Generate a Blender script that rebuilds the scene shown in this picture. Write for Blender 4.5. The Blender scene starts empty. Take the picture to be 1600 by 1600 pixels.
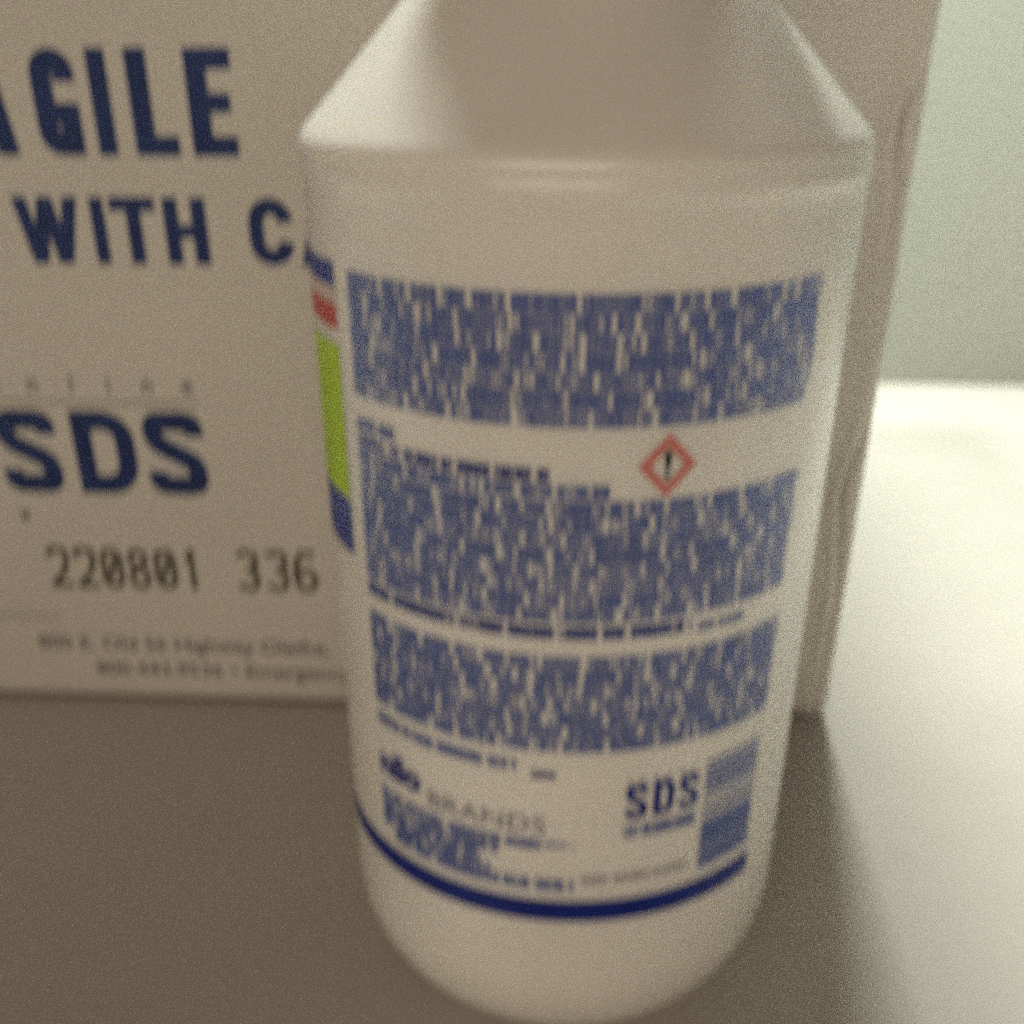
import bpy, math, random
from mathutils import Vector
random.seed(11)
SC = bpy.context.scene
COL = SC.collection
MM = 0.001

# ------------------------------------------------------------------ camera
R = 44.5                                    # bottle radius in mm, the unit every distance was measured in
cam_d = bpy.data.cameras.new('camera')
cam = bpy.data.objects.new('camera', cam_d)
COL.objects.link(cam)
cam.location = (-0.254 * R * MM, -4.49 * R * MM, 4.05 * R * MM)
cam.rotation_euler = (math.pi / 2 - 0.52654, 0, 0)
cam_d.sensor_fit = 'HORIZONTAL'
cam_d.sensor_width = 36.0
cam_d.lens = 36.0 * 1776.9 / 1600
cam_d.shift_y = 267.0 / 1600
cam_d.clip_start = 0.01
cam_d.clip_end = 50
cam_d.dof.use_dof = True
cam_d.dof.focus_distance = 0.05
cam_d.dof.aperture_fstop = 50.0
cam_d.dof.aperture_ratio = 1.8
SC.camera = cam

# ------------------------------------------------------------------ light
world = bpy.data.worlds.new('World')
SC.world = world
world.use_nodes = True
wb = world.node_tree.nodes['Background']
wb.inputs[0].default_value = (1.0, 0.84, 0.60, 1)
wb.inputs[1].default_value = 0.055


def lamp(name, loc, target, size, power, color, shape='DISK', size_y=None):
    d = bpy.data.lights.new(name, 'AREA')
    d.shape = shape
    d.size = size
    if size_y:
        d.size_y = size_y
    d.energy = power
    d.color = color
    o = bpy.data.objects.new(name, d)
    COL.objects.link(o)
    o.location = loc
    o.rotation_euler = (Vector(target) - Vector(loc)).to_track_quat('-Z', 'Y').to_euler()
    return o


GREENISH = (0.96, 1.0, 0.88)
lamp('cabinet_or_fill_lamp', (0.083, 0.36, 0.55), (0.15, -0.20, 0), 0.125, 6.6, GREENISH)
lamp('cabinet_or_fill_lamp', (-0.095, 0.30, 0.70), (-0.03, 0.10, 0), 0.060, 5.0, GREENISH)
for lx, ly, lp in ((0.58, 0.08, 15.0), (-0.66, 0.16, 17.0)):  # added lamps out of view; their table bounce brightens the bottle's sides
    o = lamp('cabinet_or_fill_lamp', (lx, ly, 0.60), (lx, ly, 0), 0.060, lp, GREENISH)
    o.data.spread = math.radians(66)
lamp('room_fill', (-0.22, -0.95, 0.46), (0, 0.05, 0.09), 0.8, 3.4, (1.0, 0.81, 0.62), 'RECTANGLE', 0.4)  # added soft fill behind the camera, standing in for warm room light

SC.view_settings.view_transform = 'Standard'
SC.view_settings.look = 'None'
SC.view_settings.exposure = 0.24
SC.view_settings.gamma = 1
SC.view_settings.use_curve_mapping = False
SC.cycles.use_denoising = False
SC.cycles.sample_clamp_indirect = 2.2
SC.cycles.max_bounces = 10
SC.cycles.diffuse_bounces = 6


# ------------------------------------------------------------------ materials
def nt(name):
    m = bpy.data.materials.new(name)
    m.use_nodes = True
    t = m.node_tree
    return m, t, t.nodes['Principled BSDF']


def noise(t, scale, detail=3, rough=0.5, stretch=None):
    n = t.nodes.new('ShaderNodeTexNoise')
    n.inputs['Scale'].default_value = scale
    n.inputs['Detail'].default_value = detail
    n.inputs['Roughness'].default_value = rough
    tc = t.nodes.new('ShaderNodeTexCoord')
    if stretch:
        mp = t.nodes.new('ShaderNodeMapping')
        mp.inputs['Scale'].default_value = stretch
        t.links.new(tc.outputs['Object'], mp.inputs[0])
        t.links.new(mp.outputs[0], n.inputs['Vector'])
    else:
        t.links.new(tc.outputs['Object'], n.inputs['Vector'])
    return n


def ramp(t, src, stops):
    r = t.nodes.new('ShaderNodeValToRGB')
    e = r.color_ramp.elements
    while len(e) < len(stops):
        e.new(0.5)
    for i, (p, c) in enumerate(stops):
        e[i].position = p
        e[i].color = (*c, 1)
    t.links.new(src, r.inputs[0])
    return r


def bump(t, p, src, dist, strength=1.0, prev=None):
    b = t.nodes.new('ShaderNodeBump')
    b.inputs['Distance'].default_value = dist
    b.inputs['Strength'].default_value = strength
    t.links.new(src, b.inputs['Height'])
    if prev:
        t.links.new(prev.outputs[0], b.inputs['Normal'])
    t.links.new(b.outputs[0], p.inputs['Normal'])
    return b


def mottled(name, c0, c1, scale, rough, bump_scale=None, bump_dist=0.0, spec=0.5, stretch=None, detail=4):
    m, t, p = nt(name)
    n = noise(t, scale, detail, 0.55, stretch)
    r = ramp(t, n.outputs['Fac'], [(0.3, c0), (0.7, c1)])
    t.links.new(r.outputs[0], p.inputs['Base Color'])
    p.inputs['Roughness'].default_value = rough
    p.inputs['Specular IOR Level'].default_value = spec
    if bump_scale:
        b = noise(t, bump_scale, 3)
        bump(t, p, b.outputs['Fac'], bump_dist)
    return m


M = {}
M['plastic'] = mottled('white bottle plastic', (0.77, 0.755, 0.715), (0.81, 0.795, 0.755), 60, 0.29, 420, 0.00005, 0.5)
_pb = M['plastic'].node_tree.nodes['Principled BSDF']
_pb.inputs['Subsurface Weight'].default_value = 0.4
_pb.inputs['Subsurface Radius'].default_value = (1.0, 0.9, 0.7)
_pb.inputs['Subsurface Scale'].default_value = 0.010
_pb.inputs['Coat Weight'].default_value = 0.35
_pb.inputs['Coat Roughness'].default_value = 0.3
M['trigger'] = mottled('white sprayer plastic', (0.72, 0.71, 0.68), (0.76, 0.75, 0.72), 50, 0.4)
M['card'] = mottled('white coated cardboard', (0.60, 0.575, 0.53), (0.65, 0.625, 0.58), 14, 0.62, 240, 0.00012, 0.35)
M['card_raw'] = mottled('brown cardboard edge', (0.36, 0.25, 0.15), (0.42, 0.30, 0.19), 30, 0.85)
M['tape'] = mottled('clear packing tape', (0.62, 0.58, 0.48), (0.66, 0.62, 0.52), 20, 0.25)
M['box_ink'] = mottled('dark navy box ink', (0.012, 0.026, 0.11), (0.020, 0.038, 0.14), 160, 0.6, spec=0.25)
M['box_grey'] = mottled('thin grey box ink', (0.11, 0.10, 0.115), (0.15, 0.135, 0.15), 160, 0.6, spec=0.25)
M['box_date'] = mottled('ink jet date ink', (0.055, 0.048, 0.028), (0.10, 0.088, 0.055), 300, 0.6, spec=0.25)
M['box_rule'] = mottled('pale grey box ink', (0.33, 0.29, 0.27), (0.38, 0.34, 0.31), 160, 0.6, spec=0.25)
M['ink'] = mottled('blue label ink', (0.048, 0.085, 0.285), (0.064, 0.104, 0.33), 200, 0.42, spec=0.22)
M['ink_navy'] = mottled('deep navy label ink', (0.004, 0.014, 0.17), (0.007, 0.020, 0.21), 200, 0.42, spec=0.22)
M['ink_blue'] = mottled('bold blue label ink', (0.020, 0.036, 0.19), (0.028, 0.046, 0.23), 200, 0.42, spec=0.22)
M['ink_grey'] = mottled('grey label ink', (0.13, 0.14, 0.19), (0.17, 0.18, 0.23), 200, 0.42, spec=0.22)
M['ink_red'] = mottled('red label ink', (0.54, 0.17, 0.155), (0.60, 0.20, 0.18), 200, 0.42, spec=0.22)
M['ink_band'] = mottled('deep red label ink', (0.40, 0.045, 0.04), (0.46, 0.06, 0.055), 200, 0.42, spec=0.22)
M['ink_green'] = mottled('lime green label ink', (0.37, 0.55, 0.018), (0.41, 0.60, 0.026), 200, 0.42, spec=0.22)
M['ink_pink'] = mottled('pale pink label ink', (0.60, 0.44, 0.40), (0.64, 0.48, 0.44), 200, 0.42, spec=0.22)
M['ink_black'] = mottled('black label ink', (0.010, 0.010, 0.010), (0.015, 0.015, 0.014), 200, 0.42, spec=0.22)
M['wall'] = mottled('pale green white wall paint', (0.33, 0.342, 0.306), (0.355, 0.367, 0.33), 9, 0.6, 260, 0.0003, 0.3)


def counter_mat():
    m, t, p = nt('off white laminate')
    n = noise(t, 7, 5, 0.6)
    r = ramp(t, n.outputs['Fac'], [(0.3, (0.46, 0.440, 0.405)), (0.7, (0.51, 0.488, 0.45))])
    # faint smudges with a shape of their own
    s = noise(t, 26, 2, 0.5, (1.0, 2.2, 1.0))
    sr = ramp(t, s.outputs['Fac'], [(0.66, (1, 1, 1)), (0.76, (0.90, 0.885, 0.86))])
    mx = t.nodes.new('ShaderNodeMix')
    mx.data_type = 'RGBA'
    mx.blend_type = 'MULTIPLY'
    mx.inputs['Factor'].default_value = 0.8
    t.links.new(r.outputs[0], mx.inputs['A'])
    t.links.new(sr.outputs[0], mx.inputs['B'])
    t.links.new(mx.outputs['Result'], p.inputs['Base Color'])
    ro = noise(t, 40, 4, 0.6)
    rr = ramp(t, ro.outputs['Fac'], [(0.3, (0.36,) * 3), (0.7, (0.50,) * 3)])
    t.links.new(rr.outputs[0], p.inputs['Roughness'])
    p.inputs['Specular IOR Level'].default_value = 0.4
    b = noise(t, 700, 2)
    bump(t, p, b.outputs['Fac'], 0.00006)
    return m


M['counter'] = counter_mat()


# ------------------------------------------------------------------ helpers
def mesh(name, verts, faces, mat, parent=None, smooth=False):
    me = bpy.data.meshes.new(name)
    me.from_pydata([tuple(c * MM for c in v) for v in verts], [], faces)
    me.validate()
    me.update()
    if smooth:
        for p in me.polygons:
            p.use_smooth = True
    me.materials.append(mat)
    o = bpy.data.objects.new(name, me)
    COL.objects.link(o)
    if parent:
        o.parent = parent
    return o


def empty(name, loc, rz, label, cat):
    o = bpy.data.objects.new(name, None)
    COL.objects.link(o)
    o.location = tuple(c * MM for c in loc)
    o.rotation_euler = (0, 0, rz)
    o['label'] = label
    o['category'] = cat
    return o


def slab(x0, x1, y0, y1, z0, z1, bev=0.0):
    """A box with chamfered upright and top edges."""
    b = bev
    ring = [(x0 + b, y0), (x1 - b, y0), (x1, y0 + b), (x1, y1 - b), (x1 - b, y1), (x0 + b, y1), (x0, y1 - b), (x0, y0 + b)]
    if b == 0:
        ring = [(x0, y0), (x1, y0), (x1, y1), (x0, y1)]
    n = len(ring)
    cx, cy = (x0 + x1) / 2, (y0 + y1) / 2
    sx = (x1 - x0 - 2 * b) / (x1 - x0)
    sy = (y1 - y0 - 2 * b) / (y1 - y0)
    v = [(x, y, z0) for x, y in ring] + [(x, y, z1 - b) for x, y in ring]
    f = [tuple(range(n))[::-1]]
    for i in range(n):
        j = (i + 1) % n
        f.append((i, j, n + j, n + i))
    if b:
        v += [(cx + (x - cx) * sx, cy + (y - cy) * sy, z1) for x, y in ring]
        for i in range(n):
            j = (i + 1) % n
            f.append((n + i, n + j, 2 * n + j, 2 * n + i))
        f.append(tuple(range(2 * n, 3 * n)))
    else:
        f.append(tuple(range(n, 2 * n)))
    return v, f


def lathe(profile, seg=160, cap0=True, cap1=True):
    v, f = [], []
    for r, z in profile:
        for k in range(seg):
            a = 2 * math.pi * k / seg
            v.append((r * math.cos(a), r * math.sin(a), z))
    for i in range(len(profile) - 1):
        for k in range(seg):
            q = (k + 1) % seg
            f.append((i * seg + k, i * seg + q, (i + 1) * seg + q, (i + 1) * seg + k))
    if cap0:
        f.append(tuple(range(seg))[::-1])
    if cap1:
        o = (len(profile) - 1) * seg
        f.append(tuple(range(o, o + seg)))
    return v, f


# ------------------------------------------------------------------ lettering drawn with strokes (2D polygons)
def bar(x0, y0, x1, y1):
    return [[(x0, y0), (x1, y0), (x1, y1), (x0, y1)]]


def para(xb, xt, w, y0, y1):
    return [[(xb, y0), (xb + w, y0), (xt + w, y1), (xt, y1)]]


def rib(pts, w, closed=False, wf=None):
    n = len(pts)
    L, Rr = [], []
    for i in range(n):
        if closed:
            a, b = pts[i - 1], pts[(i + 1) % n]
        else:
            a, b = pts[max(0, i - 1)], pts[min(n - 1, i + 1)]
        dx, dy = b[0] - a[0], b[1] - a[1]
        d = math.hypot(dx, dy) or 1
        h = w / 2 * (wf(i / (n - 1)) if wf else 1)
        L.append((pts[i][0] - dy / d * h, pts[i][1] + dx / d * h))
        Rr.append((pts[i][0] + dy / d * h, pts[i][1] - dx / d * h))
    out = []
    for i in range(n if closed else n - 1):
        j = (i + 1) % n
        out.append([Rr[i], Rr[j], L[j], L[i]])
    return out


def arc(cx, cy, rx, ry, a0, a1, n=9):
    return [(cx + rx * math.cos(math.radians(a0 + (a1 - a0) * i / n)), cy + ry * math.sin(math.radians(a0 + (a1 - a0) * i / n))) for i in range(n + 1)]


def spline(P, n=5):
    out = []
    Q = [P[0]] + list(P) + [P[-1]]
    for i in range(1, len(Q) - 2):
        p0, p1, p2, p3 = Q[i - 1], Q[i], Q[i + 1], Q[i + 2]
        for k in range(n):
            t = k / n
            out.append(tuple(0.5 * (2 * p1[c] + (p2[c] - p0[c]) * t + (2 * p0[c] - 5 * p1[c] + 4 * p2[c] - p3[c]) * t * t + (3 * p1[c] - p0[c] - 3 * p2[c] + p3[c]) * t ** 3) for c in (0, 1)))
    out.append(P[-1])
    return out


def glyph(ch, W, H, w, seg=9):
    h = w / 2
    rx = W / 2 - h
    ry = min(rx * 1.0, H / 2 - h)
    l, r, m = h, W - h, W / 2
    if ch == 'I':
        return bar(0, 0, W, H)
    if ch == 'L':
        return bar(0, 0, w, H) + bar(w, 0, W, w * 0.86)
    if ch == 'E':
        return bar(0, 0, w, H) + bar(w, 0, W, w * 0.86) + bar(w, H - w * 0.86, W, H) + bar(w, H * 0.5 - w * 0.4, W * 0.92, H * 0.5 + w * 0.42)
    if ch == 'F':
        return bar(0, 0, w, H) + bar(w, H - w * 0.86, W, H) + bar(w, H * 0.47 - w * 0.4, W * 0.92, H * 0.47 + w * 0.42)
    if ch == 'H':
        return bar(0, 0, w, H) + bar(W - w, 0, W, H) + bar(w, H * 0.5 - w * 0.42, W - w, H * 0.5 + w * 0.42)
    if ch == 'T':
        return bar(m - h, 0, m + h, H - w * 0.86) + bar(0, H - w * 0.86, W, H)
    if ch == 'N':
        return bar(0, 0, w, H) + bar(W - w, 0, W, H) + para(W - w * 1.1 - w * 0.1, w * 0.2, w, 0, H)
    if ch == 'A':
        k = w * 1.02
        return para(0, m - k / 2, k, 0, H) + para(W - k, m - k / 2, k, 0, H) + bar(W * 0.27, H * 0.2, W * 0.73, H * 0.2 + w * 0.8)
    if ch == 'V':
        return para(m - h, 0, w, 0, H) + para(m - h, W - w, w, 0, H)
    if ch == 'W':
        k = w * 0.98
        q = (W - k) / 4
        return para(q, 0, k, 0, H) + para(q, 2 * q, k, 0, H) + para(3 * q, 2 * q, k, 0, H) + para(3 * q, 4 * q, k, 0, H)
    if ch == 'D':
        c = [(w * 0.5, H - h), (r - rx, H - h)] + arc(r - rx, H - h - ry, rx, ry, 90, 0, seg)[1:] + arc(r - rx, h + ry, rx, ry, 0, -90, seg) + [(w * 0.5, h)]
        return bar(0, 0, w, H) + rib(c, w)
    if ch in 'RPB':
        mid = H * 0.5
        rr = (H - h - mid) / 2
        b = min(rr, rx)
        c = [(w * 0.5, H - h), (r - b, H - h)] + arc(r - b, H - h - rr, b, rr, 90, -90, seg)[1:] + [(w * 0.5, mid)]
        out = bar(0, 0, w, H) + rib(c, w)
        if ch == 'R':
            out += para(W - w, W * 0.45, w, 0, mid)
        if ch == 'B':
            rr = (mid - h) / 2
            c = [(w * 0.5, mid), (r - b, mid)] + arc(r - b, h + rr, b, rr, 90, -90, seg)[1:] + [(w * 0.5, h)]
            out += rib(c, w)
        return out
    if ch in 'CG':
        a = 0 if ch == 'G' else 0
        c = [(r, H * (0.66 if ch == 'C' else 0.69)), (r, H - h - ry)] + arc(m, H - h - ry, rx, ry, 0, 180, seg)[1:] + arc(m, h + ry, rx, ry, 180, 360, seg)
        c += [(r, H * (0.34 if ch == 'C' else 0.46))]
        out = rib(c, w)
        if ch == 'G':
            out += bar(W * 0.46, H * 0.5 - w * 0.8, W, H * 0.5) + bar(W - w * 0.8, 0, W, H * 0.4)
        return out
    if ch in 'O0':
        c = arc(m, H - h - ry, rx, ry, 0, 180, seg) + arc(m, h + ry, rx, ry, 180, 360, seg)
        out = rib(c, w, True)
        if ch == '0':
            out += para(W * 0.2, W * 0.8 - w, w, H * 0.22, H * 0.78)
        return out
    if ch == 'U':
        return rib([(l, H), (l, h + ry)] + arc(m, h + ry, rx, ry, 180, 360, seg)[1:] + [(r, H)], w)
    if ch == 'S':
        P = [(r, H * 0.71), (r - rx * 0.08, H * 0.86), (m, H - h), (l + rx * 0.10, H * 0.87), (l, H * 0.74), (l + rx * 0.22, H * 0.62), (m, H * 0.51), (r - rx * 0.2, H * 0.40),
             (r, H * 0.27), (r - rx * 0.10, H * 0.13), (m, h), (l + rx * 0.08, H * 0.14), (l, H * 0.29)]
        return rib(spline(P, max(2, seg // 2)), w)
    if ch == 'Y':
        return bar(m - h, 0, m + h, H * 0.45) + para(m - h, 0, w, H * 0.4, H) + para(m - h, W - w, w, H * 0.4, H)
    if ch == '1':
        return bar(m - h, 0, m + h, H) + para(W * 0.12, m - h * 0.6, w, H * 0.72, H * 0.97)
    if ch == '2':
        return rib(spline([(l, H * 0.74), (l + rx * 0.2, H * 0.92), (m, H - h), (r - rx * 0.1, H * 0.90), (r, H * 0.72), (r - rx * 0.3, H * 0.46), (m - rx * 0.2, H * 0.24), (l, h)], 4), w) + bar(0, 0, W, w)
    if ch == '3':
        return rib(spline([(l, H * 0.88), (m, H - h), (r - rx * 0.1, H * 0.88), (r, H * 0.74), (r - rx * 0.2, H * 0.58), (m, H * 0.52)], 4), w) + rib(spline([(m, H * 0.52), (r - rx * 0.1, H * 0.44), (r, H * 0.27), (r - rx * 0.2, H * 0.11), (m, h), (l, H * 0.14)], 4), w)
    if ch == '6':
        lo = arc(m, H * 0.29, rx, H * 0.29 - h, 0, 360, 16)[:-1]
        return rib(lo, w, True) + rib(spline([(l, H * 0.30), (l, H * 0.62), (l + rx * 0.5, H * 0.9), (m + rx * 0.2, H - h), (r, H * 0.88)], 4), w)
    if ch == '8':
        return rib(arc(m, H * 0.74, rx * 0.92, H * 0.26 - h, 0, 360, 14)[:-1], w, True) + rib(arc(m, H * 0.28, rx, H * 0.28 - h, 0, 360, 16)[:-1], w, True)
    return bar(0, 0, W, H)


def place(polys, ox, oy):
    return [[(x + ox, y + oy) for x, y in p] for p in polys]


def font_polys(text, size, width=1.0, bold=0.0, spacing=1.0, fit=None):
    """Outline lettering with the built-in font: list of polygons, baseline at 0, in mm."""
    cu = bpy.data.curves.new('tmp', 'FONT')
    cu.body = text
    cu.size = 1.0
    cu.offset = bold
    cu.space_character = spacing
    cu.resolution_u = 3
    o = bpy.data.objects.new('tmp', cu)
    COL.objects.link(o)
    bpy.context.view_layer.update()
    me = o.evaluated_get(bpy.context.evaluated_depsgraph_get()).to_mesh()
    P = [[(me.vertices[i].co.x, me.vertices[i].co.y) for i in p.vertices] for p in me.polygons]
    o.to_mesh_clear()
    bpy.data.objects.remove(o)
    bpy.data.curves.remove(cu)
    xs = [x for p in P for x, y in p]
    x0, x1 = min(xs), max(xs)
    kx = (fit / (x1 - x0)) if fit else size * width
    return [[((x - x0) * kx, y * size) for x, y in p] for p in P]


def print_mesh(name, polys, fmap, mat, parent, lift=0.05, tilt=0.0006):
    """Flat print: the polygons carried onto a surface by fmap(x, y, lift)."""
    v, f = [], []
    for k, p in enumerate(polys):
        b = len(v)
        v += [fmap(x, y, lift + tilt * (k % 24)) for x, y in p]
        f.append(tuple(range(b, b + len(p))))
    return mesh(name, v, f, mat, parent)


# ------------------------------------------------------------------ the surface and the wall behind it
WY = math.radians(-3.3)
wo = Vector((240, 451, 0))
ux, uy = math.cos(WY), math.sin(WY)


def wl(a, d, z):          # along the wall, out from the wall towards the camera, up
    return (wo.x + ux * a + uy * d, wo.y + uy * a - ux * d, z)


cv, cf = slab(-1350, 950, -1, 720, -32, 0, 1.2)
counter = mesh('countertop', [wl(x, y, z) for x, y, z in cv], [tuple(reversed(q)) for q in cf], M['counter'])
counter['kind'] = 'structure'
counter['label'] = 'off white laminate countertop under bottle and box'
wv, wf = slab(-1350, 950, -22, -1.4, -32, 620)
wall = mesh('wall', [wl(x, y, z) for x, y, z in wv], [tuple(reversed(q)) for q in wf], M['wall'])
wall['kind'] = 'structure'
wall['label'] = 'pale green white wall behind the countertop'

# ------------------------------------------------------------------ cardboard box
BX = math.radians(-2.896)
bu = Vector((math.cos(BX), math.sin(BX)))
bn = Vector((bu.y, -bu.x))                 # out of the front face
BW, BD, BH = 402.0, 255.0, 300.0
corner = Vector((80.3, 87.8)) + bu * 2.0
base = corner - bu * (BW / 2) - bn * (BD / 2)
box = empty('cardboard_box', (base.x, base.y, 0), BX, 'white cardboard box with navy FRAGILE lettering standing behind the bottle', 'box')


def wave(z):
    """Where the paper edge runs beside the right corner (mm from the corner line), and how deep its crease is."""
    P = [(-5, -3.6, .2), (8, -3.6, .35), (14, -3.4, .5), (23, -2.9, .55), (37, -2.7, .5), (46, -3.0, .55), (58, -4.0, .8), (69, -5.3, 1.0), (75, -5.0, 1.0), (80, -3.6, .9), (85, -2.5, .6), (92, -1.6, .15),
         (110, -1.5, 0), (128, -3.1, .1), (140, -3.7, .35), (146, -3.5, .5), (156, -4.9, .8), (161, -4.9, 1.0), (165, -4.0, .9), (169, -2.1, .6), (175, -1.2, .2), (310, -1.2, 0)]
    for (z0, a0, d0), (z1, a1, d1) in zip(P, P[1:]):
        if z <= z1:
            t = (z - z0) / (z1 - z0)
            t = t * t * (3 - 2 * t)
            return a0 + (a1 - a0) * t, d0 + (d1 - d0) * t
    return -1.2, 0


def box_mesh():
    # perimeter: front (left to right), rounded right corner, right side, back, left side
    per = []
    rr = 2.6
    xs = [-BW + rr + (BW - 14 - rr) * i / 40 for i in range(40)] + [-14 + (14 - rr) * i / 60 for i in range(61)]
    for x in xs:
        per.append((x, 0.0, 0, -1))
    for i in range(1, 8):
        a = math.radians(90 * i / 8)
        per.append((-rr + rr * math.sin(a), rr - rr * math.cos(a), math.sin(a), -math.cos(a)))
    for i in range(13):
        per.append((0, rr + (BD - 2 * rr) * i / 12, 1, 0))
    for i in range(13):
        per.append((-rr - (BW - 2 * rr) * i / 12, BD, 0, 1))
    for i in range(13):
        per.append((-BW, BD - rr - (BD - 2 * rr) * i / 12, -1, 0))
    zb = 5.5
    zs = [zb * (1 - math.cos(math.radians(90 * i / 7))) for i in range(8)] + [zb + (BH - zb) * i / 150 for i in range(1, 151)]
    n = len(per)
    v, f = [], []
    for z in zs:
        ins = 0.0
        if z < zb:
            ins = zb - math.sqrt(max(0, zb * zb - (zb - z) ** 2))
        s, d = wave(z)
        for x, y, nx, ny in per:
            dx = dy = 0.0
            if y < rr and x > -14:
                e = x - s
                g = d * 3.2 * math.exp(-(e / 0.95) ** 2)                 # the crease
                lip = -1.1 * d * math.exp(-((e + 2.2) / 1.6) ** 2)        # paper lifted beside it
                if e > 0:
                    g += d * 0.38 * min(e, 2.2)                       # strip beyond lies lower and turns away
                dy += g + lip
                dx += -0.25 * math.sin(z * 0.09) * max(0, 1 + x / 6) if x > -6 else 0
            # the panel bows very slightly
            if ny < -0.5:
                dy += 0.5 * math.sin(math.pi * min(1, max(0, z / BH))) * math.sin(math.pi * min(1, -x / BW)) * -0.0
            px, py = x + dx - nx * ins, y + dy - ny * ins
            v.append((px + BW / 2, py - BD / 2, z))
    for i in range(len(zs) - 1):
        for k in range(n):
            q = (k + 1) % n
            f.append((i * n + k, i * n + q, (i + 1) * n + q, (i + 1) * n + k))
    f.append(tuple(range(n))[::-1])
    return v, f


bv, bf = box_mesh()
mesh('body', bv, bf, M['card'], box, True)
for y0, y1 in ((-BD / 2 + 0.4, -0.6), (0.6, BD / 2 - 0.4)):
    fv, ff = slab(-BW / 2 + 0.5, BW / 2 - 0.5, y0, y1, BH + 0.05, BH + 3.6, 0.5)
    mesh('top_flap', fv, ff, M['card'], box)
tv, tf = slab(-BW / 2 + 1, BW / 2 - 1, -24, 24, BH + 3.62, BH + 3.75)
mesh('packing_tape', tv, tf, M['tape'], box)


def on_box(s, z, lift):                    # s measured from the corner line of the photograph
    return (s - 2.0 + BW / 2, -BD / 2 - lift, z)


def word(name, letters, z0, H, w, mat, parent=None):
    polys = []
    for ch, x0, x1 in letters:
        polys += place(glyph(ch, x1 - x0, H, w), x0, z0)
    return print_mesh(name, polys, on_box, mat, parent or box)


word('lettering', [('F', -246.0, -236.2), ('R', -233.6, -222.8), ('A', -221.0, -209.0), ('G', -203.6, -193.0), ('I', -189.8, -185.2), ('L', -180.8, -170.2), ('E', -167.1, -156.2)], 152.6, 22.6, 5.1, M['box_ink'])
word('lettering', [('H', -277.2, -266.8), ('A', -265.0, -253.0), ('N', -251.4, -241.2), ('D', -238.8, -228.8)], 128.2, 15.6, 3.75, M['box_ink'])
word('lettering', [('W', -214.0, -197.6), ('I', -194.8, -191.3), ('T', -189.9, -178.6), ('H', -176.8, -166.2)], 128.0, 15.6, 3.75, M['box_ink'])
word('lettering', [('C', -156.0, -145.0), ('A', -143.6, -132.0), ('R', -130.0, -119.6), ('E', -117.2, -108.4)], 128.0, 15.6, 3.75, M['box_ink'])
sds = word('lettering', [('S', -231.2, -214.9), ('D', -210.4, -193.6), ('S', -190.8, -174.6)], 67.6, 23.2, 5.3, M['box_ink'])
# letter-spaced word over the big initials
for ch, s in (('o', -229.0), ('n', -218.4), ('l', -208.0), ('i', -198.0), ('n', -187.6), ('e', -177.0)):
    pp = font_polys(ch, 6.6, 1.0, 0.012)
    wid = max(x for p in pp for x, y in p)
    print_mesh('lettering', place(pp, s - wid / 2, 95.9), on_box, M['box_grey'], box)
print_mesh('rule', bar(-240, 92.6, -174.2, 93.5), on_box, M['box_rule'], box)
print_mesh('mark', place([[(0, 3.2), (1.9, 0), (3.8, 3.2)]], -230.2, 58.7), on_box, M['box_grey'], box)


def date_code():
    polys = []
    x = -225.0
    for ch in '220801':
        polys += place(glyph(ch, 6.5, 12.8, 1.7), x, 38.6)
        x += 7.75
    x = -170.8
    for ch in '336':
        polys += place(glyph(ch, 7.1, 12.8, 1.75), x, 38.7)
        x += 8.45
    return polys


print_mesh('date_code', date_code(), on_box, M['box_date'], box)
print_mesh('rule', bar(-262, 28.6, -224.5, 29.5), on_box, M['box_rule'], box)
print_mesh('address_line', place(font_polys('800 E. Old 56 Highway Olathe,', 6.1, bold=0.016, fit=87.5), -233.0, 18.5), on_box, M['box_grey'], box)
print_mesh('address_line', place(font_polys('800.443.9536 \u2022 Emergency', 6.0, bold=0.016, fit=77.0), -217.0, 10.0), on_box, M['box_grey'], box)

# ------------------------------------------------------------------ bottle
bottle = empty('spray_bottle', (0, 0, 0), 0, 'white plastic spray bottle with blue printed back label in front of the box', 'bottle')
prof = [(0.5, 1.6), (16, 1.2), (22, 0.2), (23.5, 0)]
hr, hz = 20.5, 26.0                                   # generous rounded heel
for i in range(0, 19):
    a = math.radians(90 * i / 18)
    prof.append((R - hr + hr * math.sin(a), hz - hz * math.cos(a)))
prof += [(R, z) for z in (34, 40, 60, 80, 100, 120, 140, 150, 156, 159.2)]
prof += [(R + 0.08, 159.7), (R + 0.22, 160.3), (R + 0.34, 161.0), (R + 0.36, 161.6), (R + 0.28, 162.4), (R + 0.18, 163.0), (R + 0.18, 163.6), (R + 0.22, 164.2), (R + 0.14, 164.8), (R - 0.08, 165.4), (R - 0.42, 166.0), (R - 0.92, 166.6), (R - 1.5, 167.2)]
r0, z0 = R - 1.5, 167.2
r1, z1 = 28.2, 182.6
for i in range(1, 17):
    t = i / 10
    prof.append((r0 + (r1 - r0) * t, z0 + (z1 - z0) * t))
rn, zn = prof[-1]
prof += [(rn - 2.2, zn + 3.0), (15.6, zn + 6.5), (15.0, zn + 9), (15.0, zn + 14)]
pv, pf = lathe(prof)
mesh('body', pv, pf, M['plastic'], bottle, True)
zc = zn + 10
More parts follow.
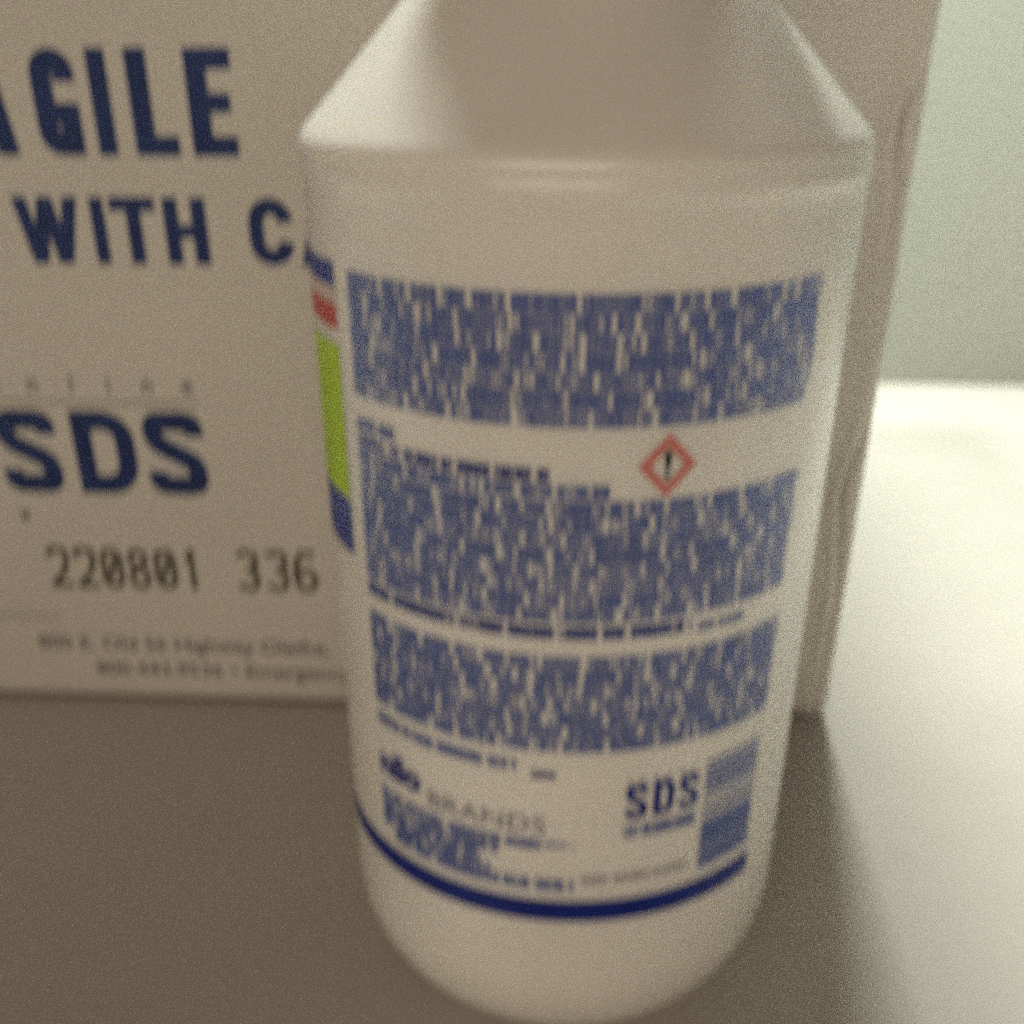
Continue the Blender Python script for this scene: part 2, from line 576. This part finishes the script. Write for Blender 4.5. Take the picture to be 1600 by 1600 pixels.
# sprayer, screwed on the neck (above the picture)
rv, rf = [], []
seg = 96
ring = []
for k in range(seg):
    a = 2 * math.pi * k / seg
    rr_ = 21.2 + (0.45 if k % 4 < 2 else 0)
    ring.append((rr_ * math.cos(a), rr_ * math.sin(a)))
zz = [(1.0, zc), (1.0, zc + 17), (0.86, zc + 19.5), (0.55, zc + 20)]
for s_, z in zz:
    rv += [(x * s_, y * s_, z) for x, y in ring]
for i in range(len(zz) - 1):
    for k in range(seg):
        q = (k + 1) % seg
        rf.append((i * seg + k, i * seg + q, (i + 1) * seg + q, (i + 1) * seg + k))
rf += [tuple(range(seg))[::-1], tuple(range(len(rv) - seg, len(rv)))]
mesh('collar', rv, rf, M['trigger'], bottle)
HA = math.radians(118)                               # the sprayer points away to the left, over the front label


def turn(vs):
    c, s = math.cos(HA), math.sin(HA)
    return [(x * c - y * s, x * s + y * c, z) for x, y, z in vs]


def side_prism(outline, half):
    n = len(outline)
    v = []
    for y, k in ((-half, 0.94), (-half * 0.8, 1.0), (half * 0.8, 1.0), (half, 0.94)):
        cx = sum(p[0] for p in outline) / n
        cz = sum(p[1] for p in outline) / n
        v += [(cx + (x - cx) * k, y, cz + (z - cz) * k) for x, z in outline]
    f = [tuple(range(n)), tuple(range(3 * n, 4 * n))[::-1]]
    for i in range(3):
        for k in range(n):
            q = (k + 1) % n
            f.append((i * n + q, i * n + k, (i + 1) * n + k, (i + 1) * n + q))
    return v, f


zh = zc + 20.2
hv, hf = side_prism([(-20, zh), (17, zh), (18, zh + 20), (36, zh + 24), (38, zh + 42), (10, zh + 48), (-22, zh + 46), (-27, zh + 28)], 21)
mesh('sprayer_head', turn(hv), hf, M['trigger'], bottle)
nv, nf = lathe([(7.5, 0), (8.5, 1), (8.5, 12), (7.0, 13.5)], 32)
mesh('nozzle', turn([(38.1 + z, x, zh + 33 + y) for x, y, z in nv]), nf, M['trigger'], bottle)
gv, gf = side_prism([(21, zh + 20.2), (28, zh + 22.2), (33, zh + 4), (41, zh - 14), (37, zh - 17), (28, zh - 2)], 6)
mesh('trigger', turn(gv), gf, M['trigger'], bottle)

DEG = math.pi / 180 * R                               # mm of surface for one degree


def on_bottle(x, z, lift):                            # x = mm of arc from the middle
    a = x / R
    return ((R + lift) * math.sin(a), -(R + lift) * math.cos(a), z)


def patch(d0, d1, z0, z1, step=3.0):
    """A printed field wrapped round the bottle, cut in narrow strips."""
    n = max(1, int(abs(d1 - d0) / step))
    x0, x1 = d0 * DEG, d1 * DEG
    return [[(x0 + (x1 - x0) * i / n, z0), (x0 + (x1 - x0) * (i + 1) / n, z0), (x0 + (x1 - x0) * (i + 1) / n, z1), (x0 + (x1 - x0) * i / n, z1)] for i in range(n)]


def bprint(name, polys, mat, parent=None, lift=0.06):
    return print_mesh(name, polys, on_bottle, M[mat], parent or bottle, lift, 0.0004)


def band(name, d0, d1, z0, z1, mat, label=None, lift=0.06, tilt=0.0):
    o = print_mesh(name, patch(d0, d1, z0, z1), on_bottle, M[mat], bottle, lift, 0.0)
    if label:
        o['label'] = label
    return o


ABC = 'NHIUMDLEITRHNUBINHRDOWE'.replace('M', 'N')


def text_line(d0, d1, zb, H, w, cw, skip=0.06):
    """A line of small print: word-like runs of condensed capitals, in mm."""
    polys = []
    x, end = d0 * DEG, d1 * DEG
    left = random.randint(3, 9)
    while x < end - cw * 0.7:
        if left == 0:
            x += random.uniform(0.55, 0.85)
            left = random.choice((3, 5, 6, 7, 8, 9, 10, 11, 13, 16))
            continue
        ch = random.choice(ABC)
        W = cw * (0.42 if ch == 'I' else 1.0) * random.uniform(0.92, 1.08)
        W = min(W, end - x)
        if ch == 'I':
            W = w
        polys += place(glyph(ch, W, H, w, 4), x, zb)
        x += W + 0.10
        left -= 1
    return polys


def block(ztop, zbot, n, d0=-52.5, d1=48.5, H=None, w=0.30, cw=0.72, ends=None, starts=None):
    pitch = (ztop - zbot) / n
    H = H or pitch * 0.99
    polys = []
    for i in range(n):
        zb = ztop - (i + 1) * pitch + (pitch - H) / 2
        e = ends[i] if ends and i < len(ends) and ends[i] is not None else d1
        polys += text_line(d0, e, zb, H, w * random.uniform(0.93, 1.12), cw * random.uniform(0.92, 1.08))
    return polys


# text fields from top to bottom
bprint('text_block', block(149.2, 131.0, 7), 'ink')
bprint('text_block', block(127.8, 125.6, 1, d1=-40.0), 'ink')
bprint('text_line', block(125.1, 122.9, 1, d1=-6.5, w=0.36), 'ink_blue')
bprint('text_block', block(122.7, 120.4, 1, d1=4.2, w=0.34), 'ink')
bprint('text_block', block(120.2, 100.4, 8), 'ink')
bprint('text_line', block(99.9, 97.5, 1, d1=23.0, w=0.36), 'ink_blue')
bprint('text_line', block(98.8, 97.0, 1, d0=23.8, d1=36.6, w=0.3, cw=0.9), 'ink')
bprint('text_block', block(94.6, 76.6, 7), 'ink')
bprint('text_line', block(74.6, 72.3, 1, d1=-13.8, w=0.34), 'ink')
bprint('text_line', block(72.7, 71.3, 1, d0=-10.6, d1=-4.7, w=0.34), 'ink_navy')

# pictogram
dx, dz, hw, hh = 14.4 * DEG, 125.2, 4.5, 4.8
outer = [(dx, dz - hh), (dx + hw, dz), (dx, dz + hh), (dx - hw, dz)]
k_ = 0.58
inner = [(dx + (x - dx) * k_, dz + (z - dz) * k_) for x, z in outer]
frame = []
for i in range(4):
    j = (i + 1) % 4
    for q in range(4):
        a, b = q / 4, (q + 1) / 4
        mixp = lambda P, t: (P[i][0] + (P[j][0] - P[i][0]) * t, P[i][1] + (P[j][1] - P[i][1]) * t)
        frame.append([mixp(outer, a), mixp(outer, b), mixp(inner, b), mixp(inner, a)])
sym = bprint('warning_symbol', frame, 'ink_red', lift=0.07)
sym['label'] = 'red diamond hazard symbol'
bprint('exclamation_mark', [[(dx - 0.34, dz - 0.7), (dx + 0.34, dz - 0.7), (dx + 0.62, dz + 2.1), (dx - 0.62, dz + 2.1)], [(dx - 0.44, dz - 1.95), (dx + 0.44, dz - 1.95), (dx + 0.44, dz - 1.1), (dx - 0.44, dz - 1.1)]], 'ink_black', sym)

# maker's mark and address
lg = font_polys('nilo', 7.4, bold=0.05, fit=14.4 * DEG)
bprint('logo', place(lg, -52.4 * DEG, 61.8), 'ink_navy')
bprint('logo', place(font_polys('BRANDS', 5.0, bold=0.004, fit=28.8 * DEG), -35.9 * DEG, 59.9), 'ink_grey')
bprint('address_block', block(58.4, 56.3, 1, d1=-8.0, w=0.36) + block(58.0, 57.0, 1, d0=-7.2, d1=-0.4, w=0.3) + block(56.2, 49.8, 3, ends=[-18, -22, -20], w=0.36) + block(49.8, 47.3, 1, d0=-48, d1=0.0, w=0.40), 'ink')
bprint('text_line', block(50.6, 49.0, 1, d0=1.0, d1=27.0, w=0.26, cw=0.95), 'ink_grey')
# letters with the small captions
for ch, a0 in (('S', 10.2), ('D', 16.6), ('S', 22.9)):
    bprint('lettering', place(glyph(ch, 5.1 * DEG, 7.2, 1.4), a0 * DEG, 62.5), 'ink_navy')
bprint('text_line', block(61.2, 58.5, 1, d0=10.1, d1=28.0, w=0.34, cw=0.72), 'ink')
for a0 in (10.6, 13.4, 16.6, 19.2, 23.0, 25.8):
    bprint('lettering', place(font_polys('online'[(int(a0 * 10) // 30) % 6], 1.9, bold=0.02), a0 * DEG, 69.8), 'ink')
# bar code, its bars lying across the bottle
bars = []
z = 47.6
random.seed(4)
while z < 71.2:
    t = (z - 47.6) / 23.6
    dens = random.uniform(0.72, 0.95) if t < 0.42 else (random.uniform(0.3, 0.75) if t < 0.70 else random.uniform(0.5, 0.9))
    step = random.choice((0.5, 0.7, 1.0, 1.6))
    bars += patch(29.8, 47.0, z, min(71.8, z + step * dens), 4)
    z += step
print_mesh('barcode', bars, on_bottle, M['ink'], bottle, 0.06, 0.0)
# stripe round the foot and the coloured front panel
band('stripe', -182, 48.3, 40.2, 45.0, 'ink_navy', 'navy stripe round the foot of the bottle')
band('colour_band', -178, -58.0, 146.0, 149.6, 'ink_navy', 'navy band at the top of the front label')
band('colour_band', -178, -58.0, 144.3, 145.7, 'ink_pink')
band('colour_band', -178, -58.0, 139.7, 143.6, 'ink_band', 'red band of the front label')
band('colour_band', -178, -58.0, 112.6, 137.4, 'ink_green', 'lime green band of the front label')
band('colour_band', -178, -58.0, 102.6, 112.3, 'ink_navy', 'navy band at the bottom of the front label')
